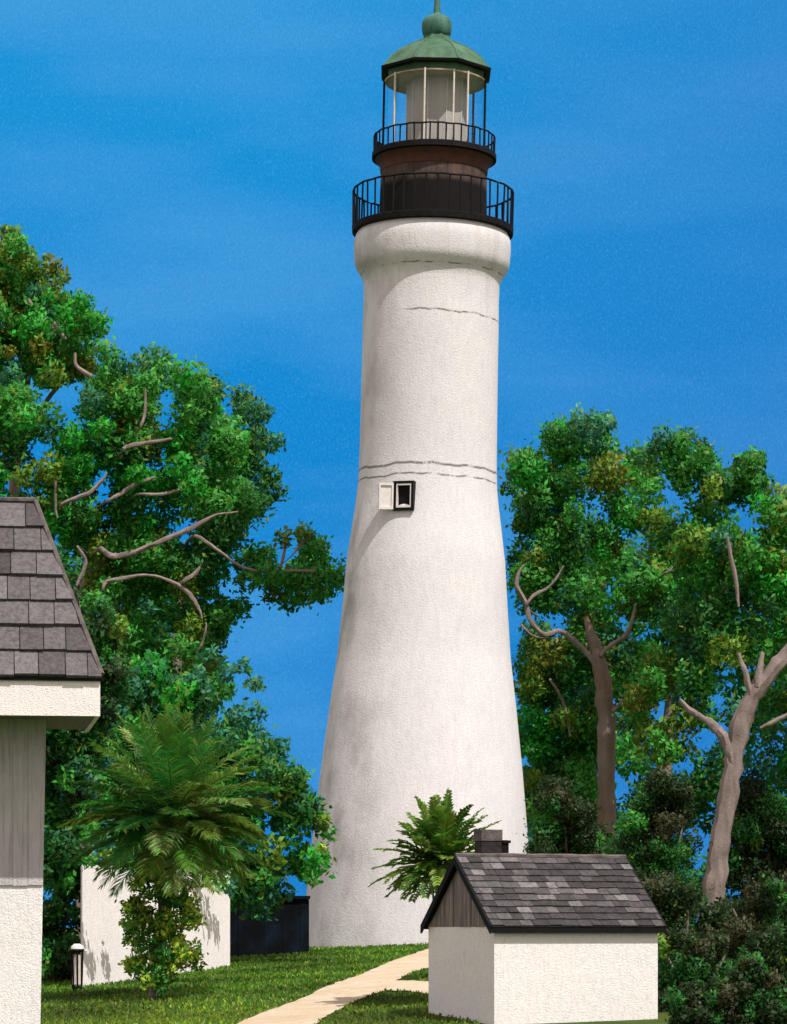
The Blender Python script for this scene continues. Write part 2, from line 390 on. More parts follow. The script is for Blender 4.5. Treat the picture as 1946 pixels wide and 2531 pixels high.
# decks, drums, roof
mb = MB(); mb.lathe([r_(580.5, 190), r_(579, 199), r_(565, 200), r_(563, 196)], 96); lbuild(mb, 'gallery_deck', M['black'])
mb = MB(); mb.lathe([r_(563.5, 134), r_(480, 132), r_(430, 131), r_(414, 131)], 96); lbuild(mb, 'watch_room', M['watch'])
mb = MB(); mb.lathe([r_(430, 132.5), r_(416, 134), r_(408, 138), r_(397.5, 147)], 96); lbuild(mb, 'cornice', M['rust'])
mb = MB(); mb.lathe([r_(398, 150), r_(396, 154), r_(384, 154), r_(381, 149)], 96); lbuild(mb, 'upper_gallery_deck', M['black'])
mb = MB(); mb.lathe([r_(381.5, 74), r_(204, 74)], 10, ph=R(18)); core = lbuild(mb, 'lantern_core', M['beige'], smooth=False)
core.location = (.04, 0, 0)
mb = MB()
for k in range(10):
    a = R(18) + 2 * PI * k / 10; x, y = 74.5 / ST * math.sin(a), -74.5 / ST * math.cos(a)
    mb.tube([(x, y, (HY - 380) / ST), (x, y, (HY - 206) / ST)], .013, 6)
mu = lbuild(mb, 'mullion', M['cream'], core)
mb = MB(); mb.lathe([r_(376, 122.5), r_(207, 122.5)], 20, caps=False); lbuild(mb, 'glazing', M['glass'], smooth=False)
mb = MB(); mb.lathe([r_(206.5, 125), r_(203, 126), r_(202, 60)], 64); lbuild(mb, 'ceiling', M['soffit'])
mb = MB(); mb.lathe([r_(201.5, 125), r_(185, 127), r_(184, 120)], 8, ph=R(22.5)); lbuild(mb, 'roof_valance', M['copper'], smooth=False)
mb = MB(); mb.lathe([r_(186, 129), r_(186.5, 144), r_(180, 146), r_(178, 140)], 8, ph=R(22.5)); lbuild(mb, 'gutter', M['iron'], smooth=False)
mb = MB(); mb.lathe([r_(179, 140), r_(168, 131), r_(150, 117), r_(133, 96), r_(120, 74), r_(108, 50), r_(99, 36), r_(90, 32)], 8, ph=R(22.5)); rf = lbuild(mb, 'roof', M['copper'], smooth=False)
mb = MB()
for k in range(8):
    a = R(22.5) + 2 * PI * k / 8
    mb.tube([(rr / ST * 1.0 * math.sin(a), -rr / ST * math.cos(a), (HY - ro) / ST) for ro, rr in ((179, 140), (168, 131), (150, 117), (133, 96), (120, 74), (108, 50), (99, 36))], .018, 6)
lbuild(mb, 'roof_rib', M['copper_ball'], rf)
mb = MB(); mb.lathe([r_(94, 28), r_(90, 32), r_(82, 35.5), r_(72, 37), r_(58, 37), r_(48, 33), r_(41, 24), r_(36, 11), r_(33, 9)], 40); ball = lbuild(mb, 'ventilator_ball', M['copper_ball'])
mb = MB(); mb.tube([(0, 0, (HY - 36) / ST), (0, 0, (HY - 15) / ST), (0, 0, (HY + 60) / ST)], [.085, .07, .06], 12); lbuild(mb, 'lightning_rod', M['copper_ball'], ball)
for ang, white in ((-90, 0), (-52, 1), (-12.5, 1), (20, 1), (38, 1), (74, 0), (-128, 0), (131, 0), (165, 0), (-162, 0)):
    a = R(ang); x, y = 127 / ST * math.sin(a), -127 / ST * math.cos(a)
    mb = MB(); mb.tube([(x, y, (HY - 382) / ST), (x, y, (HY - 202) / ST)], .027 if not white else .022, 8)
    o = lbuild(mb, 'lantern_post', M['cream'] if white else M['iron'])
def railing(name, rpx, row_top, row_bot, n, th, part_bar):
    mb = MB(); rr = rpx / ST
    pts = [(rr * math.sin(2 * PI * k / 72), -rr * math.cos(2 * PI * k / 72), (HY - row_top) / ST + .008 * math.sin(k * 1.7)) for k in range(73)]
    mb.tube(pts, th * 1.15, 7)
    o = lbuild(mb, name, M['iron'])
    mbar = MB(); h = (row_bot - row_top) / ST; mbar.tube([(0, 0, 0), (0, 0, h)], th, 6)
    proto = None
    for k in range(n):
        a = 2 * PI * (k + .35) / n
        if proto is None: q = mbar.build(part_bar, M['iron'], o, True, world=False); proto = q
        else: q = proto.copy(); C.objects.link(q); q.parent = o
        q.location = (rr * math.sin(a), -rr * math.cos(a), (HY - row_bot) / ST)
        q.rotation_euler = (random.uniform(-.02, .02), random.uniform(-.02, .02), 0)
    return o
railing('gallery_railing', 197, 476, 565, 44, .021, 'baluster')
railing('upper_gallery_railing', 149, 341, 382, 48, .018, 'baluster')
# window with open shutter, facing outward about 18 degrees left of front
wz = (HY - 1251) / ST; wa = R(-18.5); wr = 183 / ST
win = bpy.data.objects.new('window', None); C.objects.link(win); win.parent = lh
win.location = (wr * math.sin(wa), -wr * math.cos(wa), wz); win.rotation_euler = (0, 0, wa)
w2, h2 = .245, .33
mb = MB()
for x0, x1, z0, z1 in ((-w2, w2, h2 - .05, h2), (-w2, w2, -h2, -h2 + .05), (-w2, -w2 + .05, -h2 + .05, h2 - .05), (w2 - .05, w2, -h2 + .05, h2 - .05)):
    mb.cbox(x0, -.07, z0, x1, .25, z1)
mb.build('window_frame', M['iron'], win, world=False)
mb = MB(); a2, b2 = w2 - .052, h2 - .06
for x0, x1, z0, z1 in ((-a2 - 0 + .03, a2, b2 - .035, b2), (-a2 + .03, a2, -b2, -b2 + .05), (-a2 + .03, -a2 + .055, -b2 + .05, b2 - .035), (a2 - .03, a2, -b2 + .05, b2 - .035)):
    mb.cbox(x0, -.06, z0, x1, .2, z1)
mb.build('sash', M['frame_white'], win, world=False)
mb = MB(); mb.cbox(-a2 + .055, .03, -b2 + .05, a2 - .03, .1, b2 - .035); mb.build('pane', M['dark_glass'], win, world=False)
mb = MB(); sd_ = Vector((-.31, -.10, -.0)); th = Vector((.03, -.03, 0)); o0 = Vector((-w2 - .012, -.04, -h2 + .02)); hgt = Vector((0, 0, 2 * h2 - .06))
mb.box(o0, sd_, th * .5, hgt)
for f0, f1 in ((0, .12), (.88, 1)):
    mb.box(o0 + sd_ * f0 + th * .5, sd_ * (f1 - f0), th * .7, hgt)
for z0 in (0, .9): mb.box(o0 + sd_ * .12 + th * .5 + hgt * z0, sd_ * .76, th * .7, hgt * .1)
mb.build('shutter', M['frame_white'], win, world=False)

# ------------------------------------------------------------ shingled planes
def shingles(mb, o, u, v, nrow, wmin, wmax, cols, thick=.03, gap=.006, quadfn=None):
    """o lower-left, u along eave, v up-slope; optional quadfn(t)->(u0,u1) clips each course"""
    o, u, v = Vector(o), Vector(u), Vector(v); n = u.cross(v).normalized()
    Lu, Lv = u.length, v.length; un, vn = u / Lu, v / Lv; ch = Lv / nrow
    for i in range(nrow):
        lo_, hi_ = quadfn((i + .5) / nrow) if quadfn else (0, 1)
        lo0, hi0 = quadfn(i / nrow) if quadfn else (0, 1)
        lo1, hi1 = quadfn((i + 1) / nrow) if quadfn else (0, 1)
        x = lo_ * Lu - random.uniform(0, wmin)
        while x < max(hi0, hi1) * Lu:
            w = random.uniform(wmin, wmax); xa, xb = x, x + w - gap
            xa0, xb0 = max(xa, lo0 * Lu), min(xb, hi0 * Lu); xa1, xb1 = max(xa, lo1 * Lu), min(xb, hi1 * Lu)
            x += w
            if xb0 - xa0 < .01: continue
            if xb1 - xa1 < .005: xa1 = max(xa0, min(xa1, xb0 - .005)); xb1 = xa1 + .004
            jit = random.uniform(-.012, .012); tk = thick * random.uniform(.8, 1.25)
            a = o + un * xa0 + vn * (i * ch - .02 + jit); b = o + un * xb0 + vn * (i * ch - .02 + jit + random.uniform(-.004, .004))
            c = o + un * xb1 + vn * ((i + 1) * ch + .02); d = o + un * xa1 + vn * ((i + 1) * ch + .02)
            up0 = n * (tk + .006); up1 = n * .006
            vs = [a + n * .003, b + n * .003, c + n * .003, d + n * .003, a + up0, b + up0, c + up1, d + up1]
            q = random.random(); c0 = cols[0] if q < .45 else (cols[1] if q < .85 else cols[2]); k = random.uniform(.8, 1.2)
            mb.add(vs, [(3, 2, 1, 0), (4, 5, 6, 7), (0, 1, 5, 4), (1, 2, 6, 5), (2, 3, 7, 6), (3, 0, 4, 7)], tuple(z * k for z in c0))

# ------------------------------------------------------------ small shed at the right
SD = 42.0; th_ = R(22); A = P(1222, 2293, SD)
g0 = ground(A.x, A.y)
shed = empty('shed', (A.x, A.y, g0), 'small white shed with dark grey shingle roof and sooty chimney in the right foreground', 'shed')
ev = EZ - .005; ex = Vector((math.cos(th_), math.sin(th_), 0)); ey = Vector((-math.sin(th_), math.cos(th_), 0))
SL, SW = 2.53, 2.36; A0 = Vector((A.x, A.y, 0)); zb = g0 - .5
up1 = Vector((0, 0, 1)); rise = .93
mb = MB(); mb.box(A0 + up1 * zb, ex * SL, ey * SW, up1 * (ev - zb)); mb.build('wall', M['shed_wall'], shed)
# gable ends: planks
def gable(orig, outw, name):
    mb = MB(); n = 15
    for i in range(n):
        u0, u1 = i / n + .004, (i + 1) / n - .004
        h0, h1 = (rise * (1 - abs(2 * u - 1)) for u in (u0, u1)); pr = random.uniform(.0, .012)
        a = orig + outw * (.004 + pr) + ey * (SW * u0) + up1 * (ev + .002); b = orig + outw * (.004 + pr) + ey * (SW * u1) + up1 * (ev + .002)
        bk = -outw * .06
        if i == n // 2:
            c = orig + outw * (.004 + pr) + ey * (SW * .5) + up1 * (ev + rise - .03)
            t0 = a + up1 * max(.02, h0 - .03); t1 = b + up1 * max(.02, h1 - .03)
            vs = [a, b, t1, c, t0]; vs += [q + bk for q in vs]
            mb.add(vs, [(0, 1, 2, 3, 4), (9, 8, 7, 6, 5)] + [(k, (k + 1) % 5, (k + 1) % 5 + 5, k + 5) for k in range(5)])
        else:
            vs = [a, b, b + up1 * max(.012, h1 - .03), a + up1 * max(.012, h0 - .03)]; vs += [q + bk for q in vs]
            mb.add(vs, [(0, 1, 2, 3), (7, 6, 5, 4), (0, 1, 5, 4), (1, 2, 6, 5), (2, 3, 7, 6), (3, 0, 4, 7)])
    return mb.build(name, M['gable'], shed)
gable(A0, -ex, 'gable'); gable(A0 + ex * SL, ex, 'gable')
oh = .07; sl = math.hypot(SW / 2, rise); eo = .09   # gable overhang, eave overhang
cols_s = [(.048, .046, .047), (.088, .085, .086), (.15, .146, .145)]
slope_f = (ey * (SW / 2) + up1 * rise); slope_b = (-ey * (SW / 2) + up1 * rise)
mb = MB()
fo = A0 - ex * oh + up1 * (ev + .02) - slope_f * (eo / sl)
bo = A0 + ey * SW - ex * oh + up1 * (ev + .02) - slope_b * (eo / sl)
rl = ex * (SL + 2 * oh)
for o_, s_ in ((fo, slope_f * (1 + eo / sl)), (bo, slope_b * (1 + eo / sl))):
    nn = rl.cross(s_).normalized(); nn = nn if nn.z > 0 else -nn
    mb.box(o_, rl, s_, nn * .045, (.02, .018, .018))
shingles(mb, fo + Vector((0, 0, .05)) , rl, slope_f * (1 + eo / sl), 11, .14, .30, cols_s, .022)
shingles(mb, bo + rl + Vector((0, 0, .05)), -rl, slope_b * (1 + eo / sl), 11, .14, .30, cols_s, .022)
roof = mb.build('roof', M['shingle'], shed, cols=True)
mb = MB()   # ridge cap
rp = A0 + ey * (SW / 2) - ex * (oh + .01) + up1 * (ev + rise + .085)
mb.tube([rp + ex * (SL + 2 * oh + .02) * k / 12 + up1 * random.uniform(-.006, .006) for k in range(13)], .035, 6); mb.build('ridge_cap', M['chimney_cap'], roof)
mb = MB()   # barge boards and dark eave edge
for o_, s_ in ((fo, slope_f * (1 + eo / sl)), (bo, slope_b * (1 + eo / sl))):
    for q in (-ex * .03, rl + ex * .002):
        mb.box(o_ + q - up1 * .06, ex * .028, s_ , up1 * .12)
mb.box(fo - up1 * .05 - ey * .02, rl, ey * .02, up1 * .075); mb.build('barge_board', M['iron'], roof)
# chimney on the rear slope
ch = bpy.data.objects.new('chimney', None); C.objects.link(ch); ch.parent = roof
mb = MB(); cz = ev + rise - .35
c0 = A0 + ey * (SW * .60); k0 = Vector((P(1181, 2050, 43.3).x - c0.x, 0, 0)).x / ex.x
cb = A0 + ey * (SW * .60) + ex * (k0 + .07)
mb.box(cb + up1 * cz, ex * .31, ey * .26, up1 * (EZ + (HY - 2078) / F * 43.5 - cz))
mb.build('stack', M['chimney'], None).parent = ch
mb = MB(); zt = EZ + (HY - 2078) / F * 43.5
mb.box(cb + up1 * (zt + .001) - ex * .01 - ey * .01, ex * .33, ey * .28, up1 * .16); mb.build('cap', M['chimney_cap'], None).parent = ch
mb = MB(); mb.box(cb + ex * .33 + up1 * cz + ey * .04, ex * .11, ey * .18, up1 * (zt - cz - .03))
mb.box(cb + ex * .335 + up1 * (zt - .03) + ey * .02, ex * .13, ey * .22, up1 * .04); mb.build('flue', M['iron'], None).parent = ch
off = parent_off(ch)
for q in ch.children: q.location = q.location - off

# ------------------------------------------------------------ house at the left edge
HD = 40.0
def hx(px, D=HD): return (px - HX) / F * D
def hz(py, D=HD): return EZ + (HY - py) / F * D
yw = HD; yf = HD - 1.15                      # wall plane and fascia plane
hb = ground(hx(100), HD) - .4
house = empty('house', (hx(248, yf), yf, ground(hx(60), HD)), 'white wall and broad grey shingled hip roof cut by the left edge', 'house')
xr_t = hx(120, yw) + .15; xr_b = hx(102, yw) + .15; zl = hz(1758, yf)
bk = 1.9; xl = -13.5
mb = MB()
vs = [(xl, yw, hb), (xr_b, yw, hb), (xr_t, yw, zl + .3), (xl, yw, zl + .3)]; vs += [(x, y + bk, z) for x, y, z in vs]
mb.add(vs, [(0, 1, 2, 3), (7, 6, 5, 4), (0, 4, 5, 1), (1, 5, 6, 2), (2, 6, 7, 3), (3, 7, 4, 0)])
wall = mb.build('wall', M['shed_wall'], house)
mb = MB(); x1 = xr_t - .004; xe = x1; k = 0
while xe > -9:      # added grey boards that paint in the eave shadow, down to its uneven edge
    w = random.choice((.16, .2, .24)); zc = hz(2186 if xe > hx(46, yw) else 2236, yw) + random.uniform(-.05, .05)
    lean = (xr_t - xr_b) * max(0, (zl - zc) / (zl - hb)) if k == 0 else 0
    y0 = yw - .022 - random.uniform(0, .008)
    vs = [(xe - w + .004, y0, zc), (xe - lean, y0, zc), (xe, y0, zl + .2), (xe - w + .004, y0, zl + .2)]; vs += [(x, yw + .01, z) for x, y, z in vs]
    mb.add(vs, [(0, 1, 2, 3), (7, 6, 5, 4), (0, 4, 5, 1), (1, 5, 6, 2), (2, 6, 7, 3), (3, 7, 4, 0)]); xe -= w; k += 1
mb.build('eave_shade_boards', M['eave_shade'], house)
xf = hx(248, yf); z0f, z1f = hz(1770, yf), hz(1684, yf)
mb = MB(); mb.cbox(xl, yf, z0f, xf, yf + .05, z1f); mb.cbox(xf - .05, yf + .051, z0f, xf, yf + 2 * 1.6 - .01, z1f)
mb.build('fascia', M['fascia'], house)
mb = MB(); mb.cbox(xl, yf + .055, z0f + .03, xf - .055, yf + 2 * 1.6 - .06, z0f + .06); mb.build('soffit', M['gable'], house)
mb = MB(); mb.cbox(xl, yf - .035, z1f + .002, xf + .01, yf + .10, z1f + .055); mb.build('eave_shadow_strip', M['iron'], house)  # added black strip standing in for the shadow line under the roof edge
# hip roof
run = 1.6; yr = yf + run
er = Vector((xf + .02, yf - .02, z1f + .06)); el = Vector((xl, yf - .02, z1f + .06))
rr = Vector((hx(86, yr) + .25, yr, hz(1247, yr))); rlft = Vector((xl, yr, rr.z))
backr = Vector((xf + .02, yf + 2 * run, z1f + .06)); backl = Vector((xl, backr.y, backr.z))
mb = MB()
mb.add([el, er, rr, rlft, backr, backl], [(0, 1, 2, 3), (1, 4, 2), (4, 5, 3, 2), (0, 5, 4, 1)], (.03, .028, .028))
U = er - el; V = Vector((0, rr.y - er.y, rr.z - er.z)); dx = (er.x - rr.x) / U.length
cols_h = [(.105, .101, .103), (.14, .136, .138), (.078, .074, .076)]
shingles(mb, el, U, V, 7, .26, .46, cols_h, .05, .012, quadfn=lambda q: (.62, 1 - dx * q))
mb.build('roof', M['shingle'], house, cols=True)
mb = MB(); mb.tube([er + (rr - er) * k / 14 + Vector((0, 0, .03)) for k in range(15)], .035, 6); mb.tube([rr + Vector((0, 0, .04)), rlft + Vector((0, 0, .04))], .035, 6)
mb.build('hip_cap', M['chimney_cap'], house)

house.rotation_euler = (0, 0, R(8.4))

# ------------------------------------------------------------ white outbuilding and dark shed behind the palm
a = P(204, 2445, 54); c = P(569, 2390, 60); a.z = c.z = 0; d = (c - a); dn = d.normalized(); pn = Vector((-dn.y, dn.x, 0))
ob = empty('outbuilding', (a.x, a.y, ground(a.x, a.y)), 'low plain white outbuilding standing behind the palm', 'outbuilding')
zb = ground(a.x, a.y) - .3; zt = EZ + 1.05
pn = (Vector((a.x, a.y, 0)).normalized() + Vector((-.012, 0, 0))); mb = MB(); mb.box(a + up1 * zb, d, pn * 3, up1 * (zt - zb)); mb.build('wall', M['out_wall'], ob)
mb = MB(); mb.box(a + up1 * (zt + .001) - dn * .012 - pn * .012, d + dn * .024, pn * 3.03, up1 * .05); mb.build('roof', M['out_wall'], ob)
bx = bpy.context
a = P(566, 2300, 65); c = P(764, 2300, 65.5); a.z = c.z = 0; d = c - a; dn = d.normalized(); pn = Vector((-dn.y, dn.x, 0))
ds_ = empty('storage_shed', (a.x, a.y, ground(a.x, a.y)), 'low near-black navy wooden shed beside the foot of the lighthouse', 'shed')
zb = ground(a.x, a.y) - .3; zt = EZ + (HY - 2222) / F * 65
mb = MB(); n = 9
for i in range(n):
    mb.box(a + d * (i / n) + up1 * zb - pn * random.uniform(0, .02), d * (1 / n * .985), pn * .05, up1 * (zt - zb))
mb.box(a + pn * .052 + up1 * zb, d, pn * 1.5, up1 * (zt - zb)); mb.build('wall', M['navy'], ds_)
mb = MB(); mb.box(a + up1 * (zt + .002) - dn * .04 - pn * .08, d + dn * .05, pn * 1.7, up1 * .07); mb.build('roof', M['navy'], ds_)

# small black barred bin with pale top
q = P(191, 2440, 52.6); gz = ground(q.x, q.y)
bn = empty('litter_bin', (q.x, q.y, gz), 'small black barred bin with a pale top beside the white outbuilding', 'bin')
s1 = 52.6 / F; hgt = (2440 - 2340) * s1
mb = MB(); mb.lathe([(gz - .02, .05), (gz + .05, .09), (gz + .08, .05)], 14, q.x, q.y); mb.build('foot', M['iron'], bn)
mb = MB(); mb.lathe([(gz + .10, .075), (gz + .12, .085), (gz + hgt - .06, .075)], 14, q.x, q.y); mb.build('liner', M['cream'], bn)
for k in range(7):
    a_ = 2 * PI * (k + .2) / 7; mb = MB()
    mb.tube([(q.x + .085 * math.sin(a_), q.y - .085 * math.cos(a_), gz + .06), (q.x + .105 * math.sin(a_), q.y - .105 * math.cos(a_), gz + hgt)], .014, 6); mb.build('bar', M['iron'], bn, True)
mb = MB(); mb.lathe([(gz + hgt - .03, .10), (gz + hgt, .125), (gz + hgt + .03, .12)], 14, q.x, q.y); mb.build('rim', M['iron'], bn)
mb = MB(); mb.lathe([(gz + hgt + .031, .11), (gz + hgt + .08, .10), (gz + hgt + .12, .05)], 14, q.x, q.y); mb.build('lid', M['frame_white'], bn, True)

# ------------------------------------------------------------ trees
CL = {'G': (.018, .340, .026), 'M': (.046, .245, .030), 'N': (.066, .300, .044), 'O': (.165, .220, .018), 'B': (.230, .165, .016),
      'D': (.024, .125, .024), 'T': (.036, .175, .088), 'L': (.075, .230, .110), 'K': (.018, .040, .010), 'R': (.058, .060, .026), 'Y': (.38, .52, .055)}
def pip(poly, x, y): return in_path(poly, x, y)
def crown(polys, D, depth, dens, rr, weights, leaf=(.09, .21), extra=(), holes=(), seed=1, cov=1.0, back=None):
    """polys: outlines in photo pixels; returns leaf arrays. Clumps are balls spread through the depth of the crown."""
    rnd = random.Random(seed); clumps = []
    s = F / D
    for poly in polys:
        xs_ = [p[0] for p in poly]; ys_ = [p[1] for p in poly]
        area = abs(sum(poly[i][0] * poly[(i + 1) % len(poly)][1] - poly[(i + 1) % len(poly)][0] * poly[i][1] for i in range(len(poly)))) / 2
        n = int(area / (PI * (sum(rr) / 2) ** 2) * dens); k = 0; tries = 0
        while k < n and tries < n * 60:
            tries += 1
            x, y = rnd.uniform(min(xs_), max(xs_)), rnd.uniform(min(ys_), max(ys_)); r = rnd.uniform(*rr)
            if not pip(poly, x, y): continue
            ok = all(pip(poly, x + r * .6 * math.cos(a), y + r * .6 * math.sin(a)) for a in (0, 1.05, 2.09, 3.14, 4.19, 5.24))
            if not ok: continue
            if any(math.hypot(x - hx_, y - hy_) < hr + r * .55 for hx_, hy_, hr in holes): continue
            ch_ = rnd.choices(list(weights), list(weights.values()))[0]
            clumps.append((x, y, r, ch_, D + rnd.uniform(-depth, depth))); k += 1
    for e in extra: clumps.append((*e[:4], D + rnd.uniform(-depth * .6, depth * .6) if len(e) < 5 else e[4]))
    cs, ds, ls, ws, cc, us = [], [], [], [], [], []
    for x, y, r, ch_, Dc in clumps:
        c = np.array(P(x, y, Dc)); rm = r * Dc / F; lm = sum(leaf) / 2
        n = int(cov * 3.4 * (rm * rm * PI) / (lm * lm * .5 * .55))
        u = RNG.normal(size=(n, 3)); u /= np.linalg.norm(u, axis=1)[:, None]
        # lumpy ball
        ph = RNG.uniform(0, 6.28, 3); bumpy = 1 + .16 * np.sin(4 * u[:, 0] + ph[0]) + .16 * np.sin(5 * u[:, 2] + ph[1]) + .1 * np.sin(7 * u[:, 1] + ph[2])
        rad = rm * bumpy * (RNG.uniform(.15, 1, n) ** .45) * np.where(RNG.random(n) < .15, RNG.uniform(1.05, 1.6, n), 1)
        pos = c + u * rad[:, None] * np.array([1, 1, .92])
        dd = u * .5 + RNG.normal(size=(n, 3)) * .7; dd /= np.linalg.norm(dd, axis=1)[:, None]
        base = np.array(CL[ch_])
        if ch_ not in 'KRYTD': base = base * .7 + np.array(CL['N']) * .12 + np.array(CL['M']) * .18
        col = base * 1.18 * (1 + RNG.normal(size=(n, 1)) * .22) * (1 + RNG.normal(size=(n, 3)) * .07)
        alt = RNG.random(n) < (.18 if ch_ not in 'KR' else .02); keys = [CL[k] for k in ('N', 'M', 'O', 'D')]
        col[alt] = np.array(keys)[RNG.integers(0, 4, alt.sum())]
        cs.append(pos); ds.append(dd); l = RNG.uniform(leaf[0], leaf[1], n); ls.append(l); ws.append(l * RNG.uniform(.4, .62, n)); cc.append(np.clip(col, .003, 1)); us.append(u)
    v, f, c = leaf_cloud(np.concatenate(cs), np.concatenate(ds), np.concatenate(ls), np.concatenate(ws), np.concatenate(cc))
    q = v.reshape(-1, 4, 3); gn = np.cross(q[:, 2] - q[:, 0], q[:, 3] - q[:, 1]); gn /= np.linalg.norm(gn, axis=1)[:, None] + 1e-9
    U_ = np.concatenate(us); flip = (gn * U_).sum(1) < 0; f[flip] = f[flip][:, ::-1]; gn[flip] *= -1
    n_ = gn * .55 + U_ * .6; n_ /= np.linalg.norm(n_, axis=1)[:, None] + 1e-9
    return v, f, c, n_
def limb(mb, pts, D, sub=5, dj=0):
    ps = [(P(p[0], p[1], p[3] if len(p) > 3 else D), p[2] * D / F) for p in pts]
    cp = curve_pts(ps, sub)
    cp = [(p + Vector((random.uniform(-1, 1), random.uniform(-1, 1), random.uniform(-1, 1))) * r * .13, r * random.uniform(.93, 1.07)) for p, r in cp]
    mb.tube([p for p, r in cp], [r for p, r in cp], 8, .09)
def tree(name, label, cat, basepx, D, crowns, limbs, group=None, barkm='bark', limbs2=()):
    bx_, by_ = basepx; b0 = P(bx_, by_, D); gz = ground(b0.x, b0.y)
    e = empty(name, (b0.x, D, gz), label, cat, group)
    for kw in crowns:
        v, f, c, nn = crown(**kw); mesh_obj('crown', v, f, M['leaf'], e, cols=c, nrm=nn)
    mb = MB()
    for l in limbs: limb(mb, l[1:], l[0])
    if mb.v: mb.build('trunk', M[barkm], e, True)
    for l in limbs2:
        mb = MB(); q = l[1]; sx = 26 if q[0] < bx_ else -26
        pts = list(l[1:]) if q[2] > 7 else [(q[0] + sx, q[1] + 22, q[2] * .9, l[0] + 1.5)] + list(l[1:])
        limb(mb, [(p[0], p[1], p[2] * .66, *p[3:]) for p in pts], l[0] + (.15 if l[0] == 73.9 else 0)); mb.build('branch', M['bark'], e, True)
    return e

GL = 'trees left of the lighthouse'; GR = 'trees right of the lighthouse'
# 1 tall pointed tree at the far left
tree('tree', 'tall olive-green tree with pointed twin tops, highest at the far left', 'tree', (20, 2340), 80,
     [dict(polys=[[(-80, 700), (-10, 620), (5, 560), (38, 548), (75, 590), (110, 690), (150, 700), (185, 730), (250, 730), (290, 800), (300, 880), (400, 1000), (330, 1100), (180, 1010), (120, 960), (0, 960), (-100, 1060)]],
           D=80, depth=1.6, dens=3.7, rr=(24, 46), weights=dict(M=4, N=3, G=2, O=4, B=.7, T=.6, L=.8), seed=3,
           extra=[(35, 585, 28, 'O'), (30, 625, 34, 'O'), (60, 650, 36, 'M'), (20, 680, 38, 'O'), (85, 690, 30, 'O'), (128, 655, 26, 'B'), (120, 690, 34, 'O'), (150, 685, 22, 'O'), (130, 740, 40, 'M'), (208, 745, 30, 'G', 78), (245, 795, 26, 'G', 78), (170, 790, 36, 'G', 78), (90, 810, 40, 'G', 78), (100, 860, 34, 'B', 78), (18, 870, 22, 'B', 78), (140, 930, 36, 'O', 78)],
           holes=[(165, 965, 30)])],
     [(81, (0, 2360, 26), (10, 1900, 22), (20, 1500, 18), (40, 1150, 13), (70, 900, 8), (50, 720, 4)), (77.9, (70, 740, 4), (78, 752, 4)), (77.9, (132, 795, 4), (145, 815, 7), (162, 838, 4)), (77.9, (186, 872, 3), (190, 905, 5), (228, 932, 7)), (81, (40, 1150, 8), (110, 1000, 6), (190, 905, 4))], GL)
